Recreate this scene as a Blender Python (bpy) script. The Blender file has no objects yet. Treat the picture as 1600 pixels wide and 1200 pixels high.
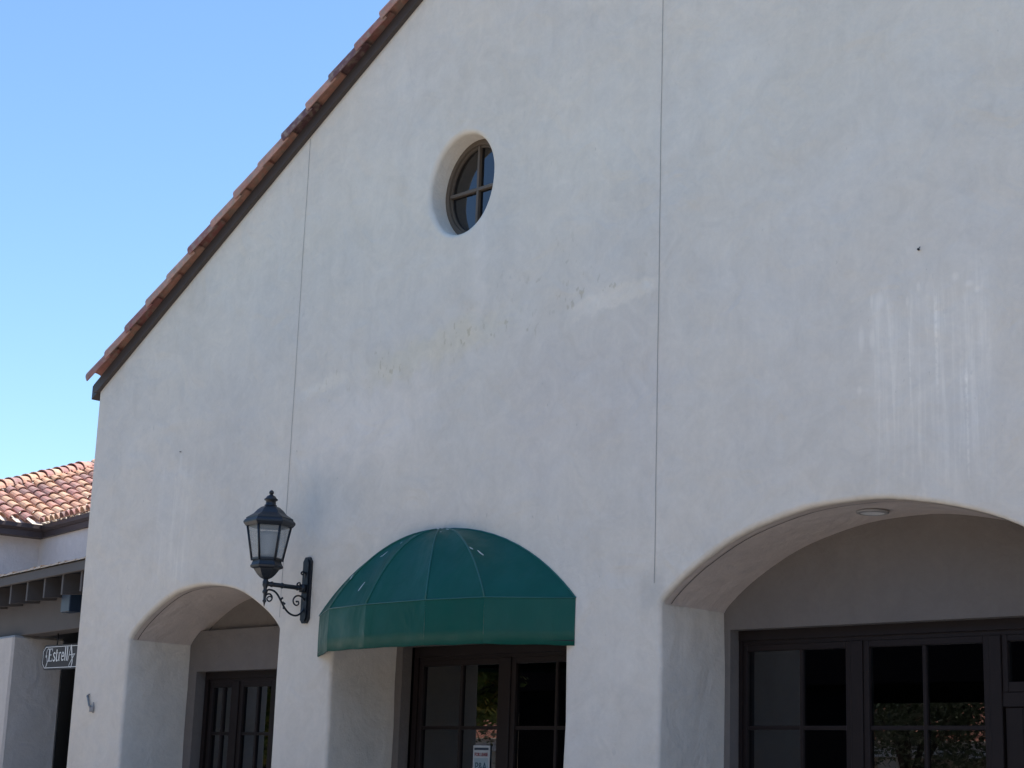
import bpy, math, random
from mathutils import Vector, Matrix, noise
from mathutils.geometry import tessellate_polygon
random.seed(7)
S = bpy.context.scene
COL = S.collection
R = math.radians
# ------------------------------------------------------------------ camera, sky, sun, exposure
cd = bpy.data.cameras.new("camera"); cam = bpy.data.objects.new("camera", cd); COL.objects.link(cam)
cd.sensor_width = 36.0; cd.lens = 36.0*2689.85/1600; cd.clip_start = 0.1; cd.clip_end = 5000
yaw, pitch, roll = -0.79077744, 0.23068438, 0.03468288
_f = Vector((math.sin(yaw)*math.cos(pitch), math.cos(yaw)*math.cos(pitch), math.sin(pitch)))
_r = Vector((math.cos(yaw), -math.sin(yaw), 0)); _u = _r.cross(_f)
_r, _u = (math.cos(roll)*_r + math.sin(roll)*_u), (-math.sin(roll)*_r + math.cos(roll)*_u)
mw = Matrix((( _r.x, _u.x, -_f.x, 0), (_r.y, _u.y, -_f.y, -10.0), (_r.z, _u.z, -_f.z, 1.6), (0, 0, 0, 1)))
cam.matrix_world = mw
S.camera = cam
S.render.resolution_x = 1024; S.render.resolution_y = 768
SUN_EL, SUN_AZ = R(66), R(42)          # azimuth measured from +Y towards +X
w = bpy.data.worlds.new("World"); S.world = w; w.use_nodes = True
wn = w.node_tree; bg = wn.nodes['Background']
sky = wn.nodes.new('ShaderNodeTexSky'); sky.sky_type = 'NISHITA'; sky.sun_disc = False
sky.sun_elevation = SUN_EL; sky.sun_rotation = SUN_AZ
sky.air_density = 1.25; sky.dust_density = 0.0; sky.altitude = 0; sky.ozone_density = 8.0
wn.links.new(sky.outputs[0], bg.inputs[0]); bg.inputs[1].default_value = 0.15
ld = bpy.data.lights.new("sun", 'SUN'); ld.energy = 5.0; ld.angle = R(0.5); ld.color = (1, .95, .88)
sun = bpy.data.objects.new("sun", ld); COL.objects.link(sun)
sd = Vector((math.sin(SUN_AZ)*math.cos(SUN_EL), math.cos(SUN_AZ)*math.cos(SUN_EL), math.sin(SUN_EL)))
sun.rotation_euler = sd.to_track_quat('Z', 'Y').to_euler(); sun.location = (0, 0, 40)
S.view_settings.view_transform = 'Standard'; S.view_settings.look = 'None'
S.view_settings.gamma = 1; S.view_settings.exposure = 0.66

# ------------------------------------------------------------------ helpers
class MB:
    def __init__(s): s.v = []; s.f = []; s.sm = []
    def add(s, verts, faces, smooth=False):
        o = len(s.v); s.v += [tuple(v) for v in verts]
        s.f += [tuple(i+o for i in f) for f in faces]; s.sm += [smooth]*len(faces)
    def box(s, x0, x1, y0, y1, z0, z1, bev=0.0, fr=None):
        x0, x1 = min(x0, x1), max(x0, x1); y0, y1 = min(y0, y1), max(y0, y1); z0, z1 = min(z0, z1), max(z0, z1)
        b = min(bev, (x1-x0)*.45, (y1-y0)*.45, (z1-z0)*.45)
        if b <= 0:
            vs = [(x, y, z) for x in (x0, x1) for y in (y0, y1) for z in (z0, z1)]
            fs = [(0,1,3,2),(4,6,7,5),(0,4,5,1),(2,3,7,6),(0,2,6,4),(1,5,7,3)]
        else:
            vs = []; fs = []
            idx = {}
            for sx in (0, 1):
                for sy in (0, 1):
                    for sz in (0, 1):
                        X = (x0, x1)[sx]; Y = (y0, y1)[sy]; Z = (z0, z1)[sz]
                        dx = b*(1-2*sx); dy = b*(1-2*sy); dz = b*(1-2*sz)
                        for a, p in enumerate(((X, Y+dy, Z+dz), (X+dx, Y, Z+dz), (X+dx, Y+dy, Z))):
                            idx[sx, sy, sz, a] = len(vs); vs.append(p)
            I = idx
            for sx in (0, 1): fs.append((I[sx,0,0,0], I[sx,0,1,0], I[sx,1,1,0], I[sx,1,0,0]))
            for sy in (0, 1): fs.append((I[0,sy,0,1], I[0,sy,1,1], I[1,sy,1,1], I[1,sy,0,1]))
            for sz in (0, 1): fs.append((I[0,0,sz,2], I[0,1,sz,2], I[1,1,sz,2], I[1,0,sz,2]))
            for a in (0, 1):
                for c in (0, 1):
                    fs.append((I[a,c,0,0], I[a,c,1,0], I[a,c,1,1], I[a,c,0,1]))
                    fs.append((I[a,0,c,0], I[a,1,c,0], I[a,1,c,2], I[a,0,c,2]))
                    fs.append((I[0,a,c,1], I[1,a,c,1], I[1,a,c,2], I[0,a,c,2]))
            for sx in (0, 1):
                for sy in (0, 1):
                    for sz in (0, 1): fs.append((I[sx,sy,sz,0], I[sx,sy,sz,1], I[sx,sy,sz,2]))
        if fr: vs = [fr(*v) for v in vs]
        s.add(vs, fs)
    def prism(s, poly, y0, y1, axis='y', fr=None):       # poly of (x,z) extruded along y
        n = len(poly)
        if axis == 'y': vs = [(x, y0, z) for x, z in poly] + [(x, y1, z) for x, z in poly]
        elif axis == 'z': vs = [(x, y, y0) for x, y in poly] + [(x, y, y1) for x, y in poly]
        else: vs = [(y0, x, z) for x, z in poly] + [(y1, x, z) for x, z in poly]
        if fr: vs = [fr(*v) for v in vs]
        fs = [tuple(range(n)), tuple(range(2*n-1, n-1, -1))] + [(i, (i+1) % n, n+(i+1) % n, n+i) for i in range(n)]
        s.add(vs, fs)
    def rings(s, rings, smooth=True, closed=True, cap=False):
        n = len(rings[0]); vs = [p for r in rings for p in r]; fs = []
        for j in range(len(rings)-1):
            for i in range(n if closed else n-1):
                a = j*n+i; b = j*n+(i+1) % n; fs.append((a, b, b+n, a+n))
        if cap: fs += [tuple(range(n-1, -1, -1)), tuple((len(rings)-1)*n+i for i in range(n))]
        s.add(vs, fs, smooth)
    def tube(s, pts, r, n=8, cap=True):
        pts = [Vector(p) for p in pts]; rr = r if isinstance(r, (list, tuple)) else [r]*len(pts)
        rings = []; prev = None
        for i, p in enumerate(pts):
            t = (pts[min(i+1, len(pts)-1)]-pts[max(i-1, 0)]).normalized()
            if prev is None:
                up = Vector((0, 0, 1)) if abs(t.z) < .9 else Vector((1, 0, 0)); a = t.cross(up).normalized()
            else: a = (prev-t*prev.dot(t)).normalized()
            prev = a; b = t.cross(a)
            rings.append([p+(a*math.cos(k*2*math.pi/n)+b*math.sin(k*2*math.pi/n))*rr[i] for k in range(n)])
        s.rings(rings, cap=cap)
    def lathe(s, prof, c, n=16, ph=0.0, smooth=True):       # prof: (radius, z)
        s.rings([[(c[0]+r*math.cos(ph+k*2*math.pi/n), c[1]+r*math.sin(ph+k*2*math.pi/n), z) for k in range(n)] for r, z in prof], smooth=smooth, cap=True)
    def build(s, name, mat, parent=None, **tags):
        m = bpy.data.meshes.new(name); m.from_pydata(s.v, [], s.f); m.update()
        for i, p in enumerate(m.polygons): p.use_smooth = s.sm[i]
        if name != 'pane':        # panes keep their outward normal
            import bmesh
            b = bmesh.new(); b.from_mesh(m); bmesh.ops.recalc_face_normals(b, faces=b.faces); b.to_mesh(m); b.free()
        if mat: m.materials.append(mat)
        o = bpy.data.objects.new(name, m); COL.objects.link(o)
        if parent: o.parent = parent; o.matrix_parent_inverse = parent.matrix_basis.inverted()
        for k, v in tags.items(): o[k] = v
        return o
def empty(name, loc, label, cat, group=None, rz=0):
    o = bpy.data.objects.new(name, None); COL.objects.link(o); o.location = loc; o.rotation_euler = (0, 0, rz)
    o.empty_display_size = .1; o['label'] = label; o['category'] = cat
    if group: o['group'] = group
    return o
def interp(tab, n=6):      # Catmull-Rom through points
    out = []
    P = [Vector(p) for p in tab]; P = [2*P[0]-P[1]] + P + [2*P[-1]-P[-2]]
    for i in range(1, len(P)-2):
        for k in range(n):
            t = k/n
            out.append(.5*((2*P[i])+(-P[i-1]+P[i+1])*t+(2*P[i-1]-5*P[i]+4*P[i+1]-P[i+2])*t*t+(-P[i-1]+3*P[i]-3*P[i+1]+P[i+2])*t**3))
    out.append(P[-2]); return out

# ------------------------------------------------------------------ material helpers
class NT:
    def __init__(s, name):
        s.m = bpy.data.materials.new(name); s.m.use_nodes = True; s.t = s.m.node_tree; s.b = s.t.nodes['Principled BSDF']
        s.co = s.t.nodes.new('ShaderNodeTexCoord').outputs['Object']
    def n(s, k, **kw):
        x = s.t.nodes.new(k)
        for a, v in kw.items(): setattr(x, a, v)
        return x
    def put(s, sock, v):
        if isinstance(v, bpy.types.NodeSocket): s.t.links.new(v, sock)
        else:
            if sock.type == 'RGBA' and len(v) == 3: v = (*v, 1)
            sock.default_value = v
    def math(s, op, a, b=0.0, clamp=False):
        x = s.n('ShaderNodeMath', operation=op, use_clamp=clamp); s.put(x.inputs[0], a); s.put(x.inputs[1], b); return x.outputs[0]
    def map(s, v, a, b, c=0.0, d=1.0, smooth=True):
        x = s.n('ShaderNodeMapRange', interpolation_type='SMOOTHSTEP' if smooth else 'LINEAR')
        s.put(x.inputs['Value'], v); x.inputs['From Min'].default_value = a; x.inputs['From Max'].default_value = b
        x.inputs['To Min'].default_value = c; x.inputs['To Max'].default_value = d; return x.outputs[0]
    def scale(s, vec, sc, off=(0, 0, 0)):
        x = s.n('ShaderNodeMapping'); s.put(x.inputs['Vector'], vec); x.inputs['Scale'].default_value = sc; x.inputs['Location'].default_value = off; return x.outputs[0]
    def noise(s, vec, sc, det=4, rough=.55, dist=0.0):
        x = s.n('ShaderNodeTexNoise'); s.put(x.inputs['Vector'], vec); x.inputs['Scale'].default_value = sc
        x.inputs['Detail'].default_value = det; x.inputs['Roughness'].default_value = rough; x.inputs['Distortion'].default_value = dist
        return x.outputs[0]
    def mix(s, f, a, b, mode='MIX'):
        x = s.n('ShaderNodeMix', data_type='RGBA', blend_type=mode, clamp_factor=True)
        s.put(x.inputs[0], f); s.put(x.inputs[6], a); s.put(x.inputs[7], b); return x.outputs[2]
    def sep(s, vec):
        x = s.n('ShaderNodeSeparateXYZ'); s.put(x.inputs[0], vec); return x.outputs
    def ramp(s, f, stops, mode='LINEAR'):
        x = s.n('ShaderNodeValToRGB'); s.put(x.inputs[0], f); x.color_ramp.interpolation = mode
        while len(x.color_ramp.elements) < len(stops): x.color_ramp.elements.new(.5)
        for e, (p, c) in zip(x.color_ramp.elements, stops): e.position = p; e.color = (*c, 1)
        return x.outputs[0]
    def bump(s, h, st, dist=.01, prev=None):
        x = s.n('ShaderNodeBump'); s.put(x.inputs['Height'], h); x.inputs['Strength'].default_value = st; x.inputs['Distance'].default_value = dist
        if prev is not None: s.t.links.new(prev, x.inputs['Normal'])
        return x.outputs[0]
    def out(s, col, rough=.8, normal=None, metal=0.0, spec=None):
        s.put(s.b.inputs['Base Color'], col); s.put(s.b.inputs['Roughness'], rough); s.b.inputs['Metallic'].default_value = metal
        if normal is not None: s.t.links.new(normal, s.b.inputs['Normal'])
        if spec is not None: s.b.inputs['Specular IOR Level'].default_value = spec
        return s.m
def simple(name, col, rough=.6, var=.15, sc=8, metal=0.0, bump=.1, spec=None):
    t = NT(name); nz = t.noise(t.co, sc, 5)
    c = t.mix(nz, tuple(x*(1-var) for x in col), tuple(min(1, x*(1+var)) for x in col))
    return t.out(c, rough, t.bump(t.noise(t.co, sc*6, 4), bump, .004) if bump else None, metal, spec)

def stucco(name, base, marks=False, rise=0.0):
    t = NT(name); co = t.co; x, y, z = t.sep(co)
    n1 = t.noise(co, .55, 5, .6, .4); n2 = t.noise(co, 3.1, 7, .66, 1.6); n3 = t.noise(co, 24, 5, .65, .5)
    st = t.noise(t.scale(co, (5.5, 5.5, .35)), 1.0, 5, .6)
    v = t.math('ADD', t.math('MULTIPLY', t.math('SUBTRACT', n1, .5), .26), t.math('MULTIPLY', t.math('SUBTRACT', n2, .5), .27))
    v = t.math('ADD', v, t.math('MULTIPLY', t.math('SUBTRACT', n3, .5), .13))
    v = t.math('ADD', v, t.math('MULTIPLY', t.math('SUBTRACT', st, .5), .10))
    v = t.math('ADD', v, 1.0)
    hsv = t.n('ShaderNodeHueSaturation'); t.put(hsv.inputs['Color'], base); t.put(hsv.inputs['Value'], v); col = hsv.outputs[0]
    # warm / cool paint drift
    col = t.mix(t.map(t.noise(co, .9, 3), .42, .66), col, t.mix(1.0, col, (.975, .99, 1.015), 'MULTIPLY'))
    # scattered small greyish scuffs
    sc = t.math('MULTIPLY', t.map(t.noise(t.scale(co, (1, 1, .55)), 10, 3, .5), .66, .76), t.map(n2, .45, .62))
    col = t.mix(t.math('MULTIPLY', sc, .6), col, t.mix(1.0, col, (.78, .79, .80), 'MULTIPLY'))
    if marks:
        def box(x0, x1, z0, z1, sx=.1, sz=.06, wob=.10, slope=0.0, xc=0.0):
            wn_ = t.math('MULTIPLY', t.math('SUBTRACT', t.noise(co, 4.5, 4), .5), wob*2)
            xx = t.math('ADD', x, wn_); zz = t.math('ADD', z, wn_)
            if slope: zz = t.math('SUBTRACT', zz, t.math('MULTIPLY', t.math('SUBTRACT', x, xc), slope))
            a = t.math('MULTIPLY', t.map(xx, x0-sx, x0+sx), t.map(xx, x1+sx, x1-sx))
            b = t.math('MULTIPLY', t.map(zz, z0-sz, z0+sz), t.map(zz, z1+sz, z1-sz))
            return t.math('MULTIPLY', a, b)
        def lay(col, mask, k, mul):
            return t.mix(t.math('MULTIPLY', mask, k), col, t.mix(1.0, col, mul, 'MULTIPLY'))
        # pale patches where a sign band was painted over
        col = lay(col, box(-9.38, -8.50, 5.44, 5.585, .09, .035, .16, .10, -8.9), .8, (1.13, 1.12, 1.10))
        col = lay(col, box(-12.95, -12.3, 5.24, 5.36, .10, .05, .10, .12, -12.6), .8, (1.12, 1.12, 1.10))
        col = lay(col, box(-12.9, -11.2, 4.45, 5.15, .3, .25, .35), .75, (1.12, 1.11, 1.12))
        col = lay(col, box(-10.62, -10.48, 5.55, 6.6, .06, .3, .10), .5, (1.10, 1.10, 1.12))
        col = lay(col, box(-10.1, -8.5, 4.2, 5.25, .4, .35, .4), .8, (.93, .93, .955))
        # yellow-brown residue along the band
        col = lay(col, box(-12.0, -10.25, 5.28, 5.55, .35, .10, .22, .13, -11.1), .75, (1.03, 1.0, .90))
        sp = t.map(t.noise(t.scale(co, (1, 1, .55)), 17, 2, .5), .60, .66)
        band = t.math('MULTIPLY', sp, box(-12.8, -8.55, 5.30, 5.62, .3, .10, .25, .085, -10.7))
        col = lay(col, t.math('MULTIPLY', band, t.map(t.noise(co, 2.0, 2), .40, .58)), .6, (.74, .71, .61))
        band2 = t.math('MULTIPLY', sp, box(-10.3, -8.6, 5.45, 6.1, .3, .2, .25))
        col = lay(col, t.math('MULTIPLY', band2, t.map(t.noise(co, 3.0, 2), .5, .6)), .5, (.75, .74, .68))
        # white drip streaks over the wide arch and over the small arch
        fine = t.map(t.noise(t.scale(co, (17, 17, .8)), 1.0, 6, .68, .25), .44, .68)
        top = t.noise(t.scale(co, (4.5, 4.5, .02)), 1.0, 3)
        for (x0, x1, z0, z1, k) in ((-6.52, -5.60, 3.75, 5.06, .85), (-15.30, -14.72, 3.55, 4.72, .65)):
            zt = t.math('ADD', z, t.math('MULTIPLY', t.math('SUBTRACT', top, .5), 1.5))
            m = t.math('MULTIPLY', t.math('MULTIPLY', t.map(x, x0-.08, x0+.06), t.map(x, x1+.08, x1-.06)), t.math('MULTIPLY', t.map(z, z0-.35, z0+.25), t.map(zt, z1+.10, z1-.14)))
            col = lay(col, t.math('MULTIPLY', m, fine), k*.62, (1.20, 1.21, 1.21)); col = lay(col, m, .6, (1.035, 1.045, 1.06))
        for (xs, z0, z1, ww) in ((-6.02, 4.35, 4.98, .013), (-5.80, 3.72, 4.45, .010), (-6.23, 4.3, 4.8, .008)):
            wx = t.math('ABSOLUTE', t.math('SUBTRACT', x, xs))
            m = t.math('MULTIPLY', t.map(wx, ww*1.3, ww*.3), t.math('MULTIPLY', t.map(z, z0-.15, z0+.1), t.map(z, z1+.05, z1-.08)))
            col = lay(col, t.math('MULTIPLY', m, t.map(n3, .3, .55)), .5, (1.24, 1.25, 1.25))
        for (xs, zs, rx, rz) in ((-6.47, 5.02, .035, .055), (-6.53, 5.03, .012, .05), (-6.62, 4.77, .022, .085), (-6.53, 4.75, .02, .07), (-6.64, 4.40, .018, .03), (-5.86, 5.09, .024, .028), (-5.76, 5.02, .03, .022), (-5.70, 4.97, .02, .02), (-6.15, 5.07, .014, .03), (-6.24, 4.98, .012, .035), (-5.80, 4.37, .016, .03)):
            dx = t.math('DIVIDE', t.math('SUBTRACT', x, xs), rx); dz = t.math('DIVIDE', t.math('SUBTRACT', z, zs), rz)
            d = t.math('ADD', t.math('ADD', t.math('MULTIPLY', dx, dx), t.math('MULTIPLY', dz, dz)), t.math('MULTIPLY', t.math('SUBTRACT', n3, .5), 2.2))
            col = lay(col, t.map(d, 2.2, -.2), .55, (1.2, 1.2, 1.2))
        # soot stain by the lantern, scuffs above awning apex, grime at arch springing
        col = lay(col, box(-12.83, -12.58, 3.8, 4.5, .14, .3, .12), .75, (.88, .92, .97))
        col = lay(col, box(-12.0, -10.2, 3.76, 3.95, .3, .08, .12), .5, (.93, .94, .97))
        col = lay(col, box(-8.62, -8.42, 2.95, 3.25, .04, .08, .1), .8, (.86, .87, .88))
    # grime specks
    gs = t.math('MULTIPLY', t.map(t.noise(t.scale(co, (1, 1, .5)), 30, 2, .5), .70, .76), t.map(n1, .5, .6))
    col = t.mix(t.math('MULTIPLY', gs, .5), col, t.mix(1.0, col, (.66, .66, .64), 'MULTIPLY'))
    h1 = t.noise(co, 2.2, 3, .5, .8); h2 = t.noise(co, 7, 6, .65, .3); h3 = t.noise(co, 48, 4, .65)
    nb = t.bump(h3, .5, .006, t.bump(h2, .38, .02, t.bump(h1, .6, .05)))
    return t.out(col, .88, nb, spec=.25)

def clay(name, stops):
    t = NT(name); g = t.n('ShaderNodeNewGeometry')
    c = t.ramp(g.outputs['Random Per Island'], stops, 'CONSTANT')
    c = t.mix(t.map(t.noise(t.co, 7, 5, .65), .35, .7), c, t.mix(1.0, c, (.78, .72, .72), 'MULTIPLY'))
    c = t.mix(t.math('MULTIPLY', t.map(t.noise(t.co, 13, 5), .42, .68), .75), c, (.36, .28, .225))
    return t.out(c, .85, t.bump(t.noise(t.co, 60, 4), .3, .003), spec=.2)

def leafmat(name, stops):
    t = NT(name); g = t.n('ShaderNodeNewGeometry'); c = t.ramp(g.outputs['Random Per Island'], stops)
    t.out(c, .5); t.b.inputs['Transmission Weight'].default_value = 0.0
    return t.m

M = {}
M['wall'] = stucco('painted_stucco', (.735, .652, .54), True)
M['recess'] = stucco('shaded_recess_stucco', (.175, .15, .13))  # far darker than the wall stucco: recess shade put into the colour
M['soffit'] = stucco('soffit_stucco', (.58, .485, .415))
M['stucco2'] = stucco('neighbour_stucco', (.60, .555, .53))
M['pillar'] = stucco('pillar_stucco', (.55, .50, .45))
M['brown'] = simple('brown_painted_wood', (.03, .022, .02), .45, .2, 9)
M['doorbrown'] = simple('dark_brown_frame', (.015, .0095, .0085), .5, .2, 9, spec=.25)
M['fascia'] = simple('dark_fascia_paint', (.062, .046, .040), .6, .2, 3, bump=.25)
M['greybrown'] = simple('weathered_brown_wood', (.085, .072, .066), .75, .2, 3, bump=.3)
M['eave'] = simple('eave_gutter_paint', (.05, .036, .036), .55, .15, 3)
M['iron'] = simple('black_cast_iron', (.008, .010, .014), .42, .25, 18, bump=.15, spec=.5)
M['joint'] = simple('joint_bead', (.35, .32, .28), .9, .3, 20)  # grey-brown colour of the joint beads themselves
M['groove'] = simple('groove_dark', (.05, .045, .042), .9, .3, 20)
M['tan'] = simple('tan_window_frame', (.12, .088, .062), .55, .15, 8)
M['steel'] = simple('brushed_reflector', (.88, .86, .82), .3, .06, 20, metal=.1, bump=0)
M['whitering'] = simple('grey_trim_ring', (.30, .28, .26), .5, .1, 20)
M['white'] = simple('white_vinyl', (.78, .78, .76), .5, .04, 20, bump=0)
M['signboard'] = simple('sign_board_brown', (.022, .019, .021), .6, .12, 12)
M['navy'] = simple('dark_navy_panel', (.012, .028, .055), .5, .2, 8)
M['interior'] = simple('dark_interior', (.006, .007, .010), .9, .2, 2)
M['mortar'] = simple('cement_mortar', (.60, .54, .46), .9, .25, 12, bump=.4)
M['rake'] = clay('rake_clay', [(0, (.58, .32, .24)), (.25, (.36, .165, .145)), (.42, (.54, .29, .22)), (.6, (.19, .105, .11)), (.68, (.40, .19, .155)), (.86, (.60, .35, .26))])
M['clay'] = clay('roof_clay', [(0, (.60, .34, .23)), (.2, (.50, .26, .21)), (.35, (.66, .41, .26)), (.5, (.42, .22, .19)), (.62, (.58, .31, .23)), (.75, (.36, .21, .19)), (.85, (.70, .46, .30)), (.94, (.30, .18, .16))])
M['leaf'] = leafmat('leaf_green', [(0, (.06, .11, .02)), (.5, (.12, .17, .035)), (.85, (.26, .23, .04)), (1, (.36, .22, .05))])
M['olive'] = leafmat('leaf_olive', [(0, (.08, .105, .05)), (.6, (.13, .16, .08)), (1, (.32, .33, .24))])
M['bark'] = simple('bark', (.09, .065, .05), .9, .3, 12, bump=.6)
M['asphalt'] = simple('asphalt', (.27, .25, .225), .9, .15, 3, bump=.3)
M['concrete'] = simple('concrete_walk', (.46, .41, .35), .9, .12, 2, bump=.2)
M['beige'] = simple('beige_column', (.48, .41, .33), .85, .08, 2)
M['canopy'] = simple('dark_canopy', (.006, .006, .008), .95, .1, 2, bump=0, spec=0)
M['carpaint'] = simple('dark_green_car_paint', (.01, .035, .03), .15, .05, 2, bump=0)
M['tyre'] = simple('tyre_rubber', (.02, .02, .02), .8, .1, 10)
# glass
def glassmat(name, tint, ior=1.5, rough=.0, refl=1.0):
    t = NT(name); t.t.nodes.remove(t.b)
    tr = t.n('ShaderNodeBsdfTransparent'); tr.inputs[0].default_value = (*tint, 1)
    gl = t.n('ShaderNodeBsdfGlossy'); gl.inputs['Roughness'].default_value = rough; gl.inputs[0].default_value = (refl, refl, refl*1.03, 1)
    t.t.links.new(t.bump(t.noise(t.co, 1.3, 2), .008, .02), gl.inputs['Normal'])
    fr = t.n('ShaderNodeFresnel'); fr.inputs[0].default_value = ior
    mx = t.n('ShaderNodeMixShader'); t.t.links.new(t.math('MULTIPLY', fr.outputs[0], 2.0, True), mx.inputs[0])
    t.t.links.new(tr.outputs[0], mx.inputs[1]); t.t.links.new(gl.outputs[0], mx.inputs[2])
    t.t.links.new(mx.outputs[0], t.t.nodes['Material Output'].inputs[0]); return t.m
M['glass'] = glassmat('window_glass', (.35, .40, .46))
M['roundglass'] = glassmat('round_window_glass', (.30, .34, .40), 1.45)
def frosted():
    t = NT('frosted_glass'); t.out(t.mix(t.noise(t.co, 6, 3), (.26, .28, .28), (.40, .42, .41)), .3); t.b.inputs['Alpha'].default_value = .42; return t.m
M['frosted'] = frosted()
def vinyl():
    t = NT('green_awning_vinyl'); x, y, z = t.sep(t.co)
    c = t.mix(t.noise(t.co, 3, 5), (.0004, .062, .042), (.0008, .086, .060))
    dust = t.math('MULTIPLY', t.map(t.noise(t.scale(t.co, (3, 3, .8)), 2.0, 5), .5, .75), .16)
    c = t.mix(dust, c, (.015, .12, .10))
    return t.out(c, t.map(t.noise(t.co, 5, 4), .3, .7, .40, .58), t.bump(t.noise(t.scale(t.co, (1, 1, .6)), 3.2, 3, .5, .8), .5, .03, t.bump(t.noise(t.co, 140, 2), .12, .002)), spec=.28)
M['vinyl'] = vinyl()
M['vinylseam'] = simple('awning_seam', (.008, .105, .085), .4, .1, 10, bump=0)

# ------------------------------------------------------------------ ground
g = MB(); g.box(-400, 400, -400, 400, -1, 0); g.build('asphalt_ground', M['asphalt'], kind='structure')
g = MB(); g.box(-40, 12, -9.2, 25, -.5, .13, .015); g.build('pavement', M['concrete'], kind='structure')

# ------------------------------------------------------------------ main gabled building
SL = .6047
XL, ZE, XP = -16.67, 5.78, -6.7
ZP = ZE+SL*(XP-XL); XR = 2*XP-XL
B = empty('stucco_building', (XL, 0, .13), 'large off-white stucco gabled building with arched openings and a clay tile roof edge', 'building')
def archpoly(cx, hw, spring, rise, eb, z0=-.3, n=40):
    """opening outline (left jamb bottom, up, over the arch, down), counted left to right"""
    Rr = (hw*hw+rise*rise)/(2*rise); pts = []
    for k in range(7): pts.append((cx-hw, z0+(spring-z0)*k/7))
    for i in range(n+1):
        # denser near the springing
        u = -math.cos(math.pi*i/n); xx = u*hw
        seg = math.sqrt(max(0, Rr*Rr-xx*xx))-(Rr-rise); el = rise*math.sqrt(max(0, 1-u*u))
        pts.append((cx+xx, spring+seg*(1-eb)+el*eb))
    for k in range(6, -1, -1): pts.append((cx+hw, z0+(spring-z0)*k/7))
    return pts
def rectpoly(x0, x1, z0, z1):
    pts = []
    for k in range(8): pts.append((x0, z0+(z1-z0)*k/8))
    for k in range(8): pts.append((x0+(x1-x0)*k/8, z1))
    for k in range(8, -1, -1): pts.append((x1, z0+(z1-z0)*k/8))
    return pts
def offs(poly, d, closed):
    n = len(poly); out = []
    for i, p in enumerate(poly):
        a = poly[i-1] if (i or closed) else poly[i]; b = poly[(i+1) % n] if (i < n-1 or closed) else poly[i]
        tx, tz = b[0]-a[0], b[1]-a[1]; l = math.hypot(tx, tz) or 1
        nx, nz = -tz/l, tx/l                      # outward from the opening (path runs clockwise)
        if not closed and i in (0, n-1): nx, nz = (-1, 0) if i == 0 else (1, 0)
        out.append((p[0]+nx*d, p[1]+nz*d))
    return out
def wob(p, a=.014): 
    return (p[0]+a*noise.noise(Vector((p[0]*2.1, 3.3, p[1]*2.1)))*1.3, p[1]+a*noise.noise(Vector((p[0]*2.1, 9.1, p[1]*2.1)))*1.3)
arches = [ # poly, closed, depth, bullnose
    (archpoly(-14.40, 1.275, 2.985, .495, .14), False, .92, .035),
    (rectpoly(-12.315, -9.41, -.3, 2.93), False, .80, .035),
    (archpoly(-6.70, 1.735, 3.005, .62, .18), False, .80, .035)]
RC = (-10.86, 6.915); RH, RV = .412, .474
circ = [(RC[0]-RH*math.cos(k*2*math.pi/64), RC[1]+RV*math.sin(k*2*math.pi/64)) for k in range(64)]
arches.append((circ, True, .26, .045))
outer = [(XL, -.3), (XL, ZE), (XP, ZP), (XR, ZE), (XR, -.3)]
fw = MB(); sf = MB(); holes = []
for poly, closed, dep, rr in arches:
    poly = [wob(p) for p in poly]
    rings = []
    for k in range(7):
        a = math.pi/2*k/6; q = offs(poly, rr*(1-math.sin(a)), closed)
        rings.append([(x, rr*(1-math.cos(a)), z) for x, z in q])
    holes.append([(x, z) for x, y, z in rings[0]])
    for k in range(1, 9): rings.append([(x+.004*noise.noise(Vector((x*3, k, z*3))), rr+(dep-rr)*k/8, z) for x, z in poly])
    fw.rings(rings, closed=closed)
# outline with notches (holes that run to the ground) and the round hole
op = sorted([h for h, a in zip(holes, arches) if not a[1]], key=lambda h: h[0][0])
bottom = []
for h in op: bottom += h
outl = bottom + [(XR, -.3), (XR, ZE), (XP, ZP), (XL, ZE), (XL, -.3)]
hole = [h for h, a in zip(holes, arches) if a[1]][0]
loops = [[Vector((x, z, 0)) for x, z in outl], [Vector((x, z, 0)) for x, z in hole]]
tris = tessellate_polygon(loops); allp = [v for l in loops for v in l]
fw.add([(v.x, 0, v.y) for v in allp], [tuple(t) for t in tris])
# side and back walls
fw.add([(XL, 0, -.3), (XL, 16, -.3), (XL, 16, ZE), (XL, 0, ZE)], [(0, 1, 2, 3)])
fw.add([(XR, 0, -.3), (XR, 16, -.3), (XR, 16, ZE), (XR, 0, ZE)], [(0, 1, 2, 3)])
fw.add([(XL, 16, -.3), (XL, 16, ZE), (XP, 16, ZP), (XR, 16, ZE), (XR, 16, -.3)], [(0, 1, 2, 3, 4)])
wall = fw.build('wall', M['wall'], B)
# recessed walls behind the openings (with their own door openings)
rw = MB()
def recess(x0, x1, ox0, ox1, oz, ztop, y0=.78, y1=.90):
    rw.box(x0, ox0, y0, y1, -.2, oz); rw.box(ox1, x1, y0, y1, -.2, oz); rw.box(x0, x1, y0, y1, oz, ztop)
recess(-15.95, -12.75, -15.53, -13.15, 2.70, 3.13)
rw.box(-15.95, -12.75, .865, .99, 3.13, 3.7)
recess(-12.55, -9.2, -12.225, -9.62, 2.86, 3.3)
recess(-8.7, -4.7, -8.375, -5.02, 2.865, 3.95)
rw.build('recessed_wall', M['recess'], B)
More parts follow.
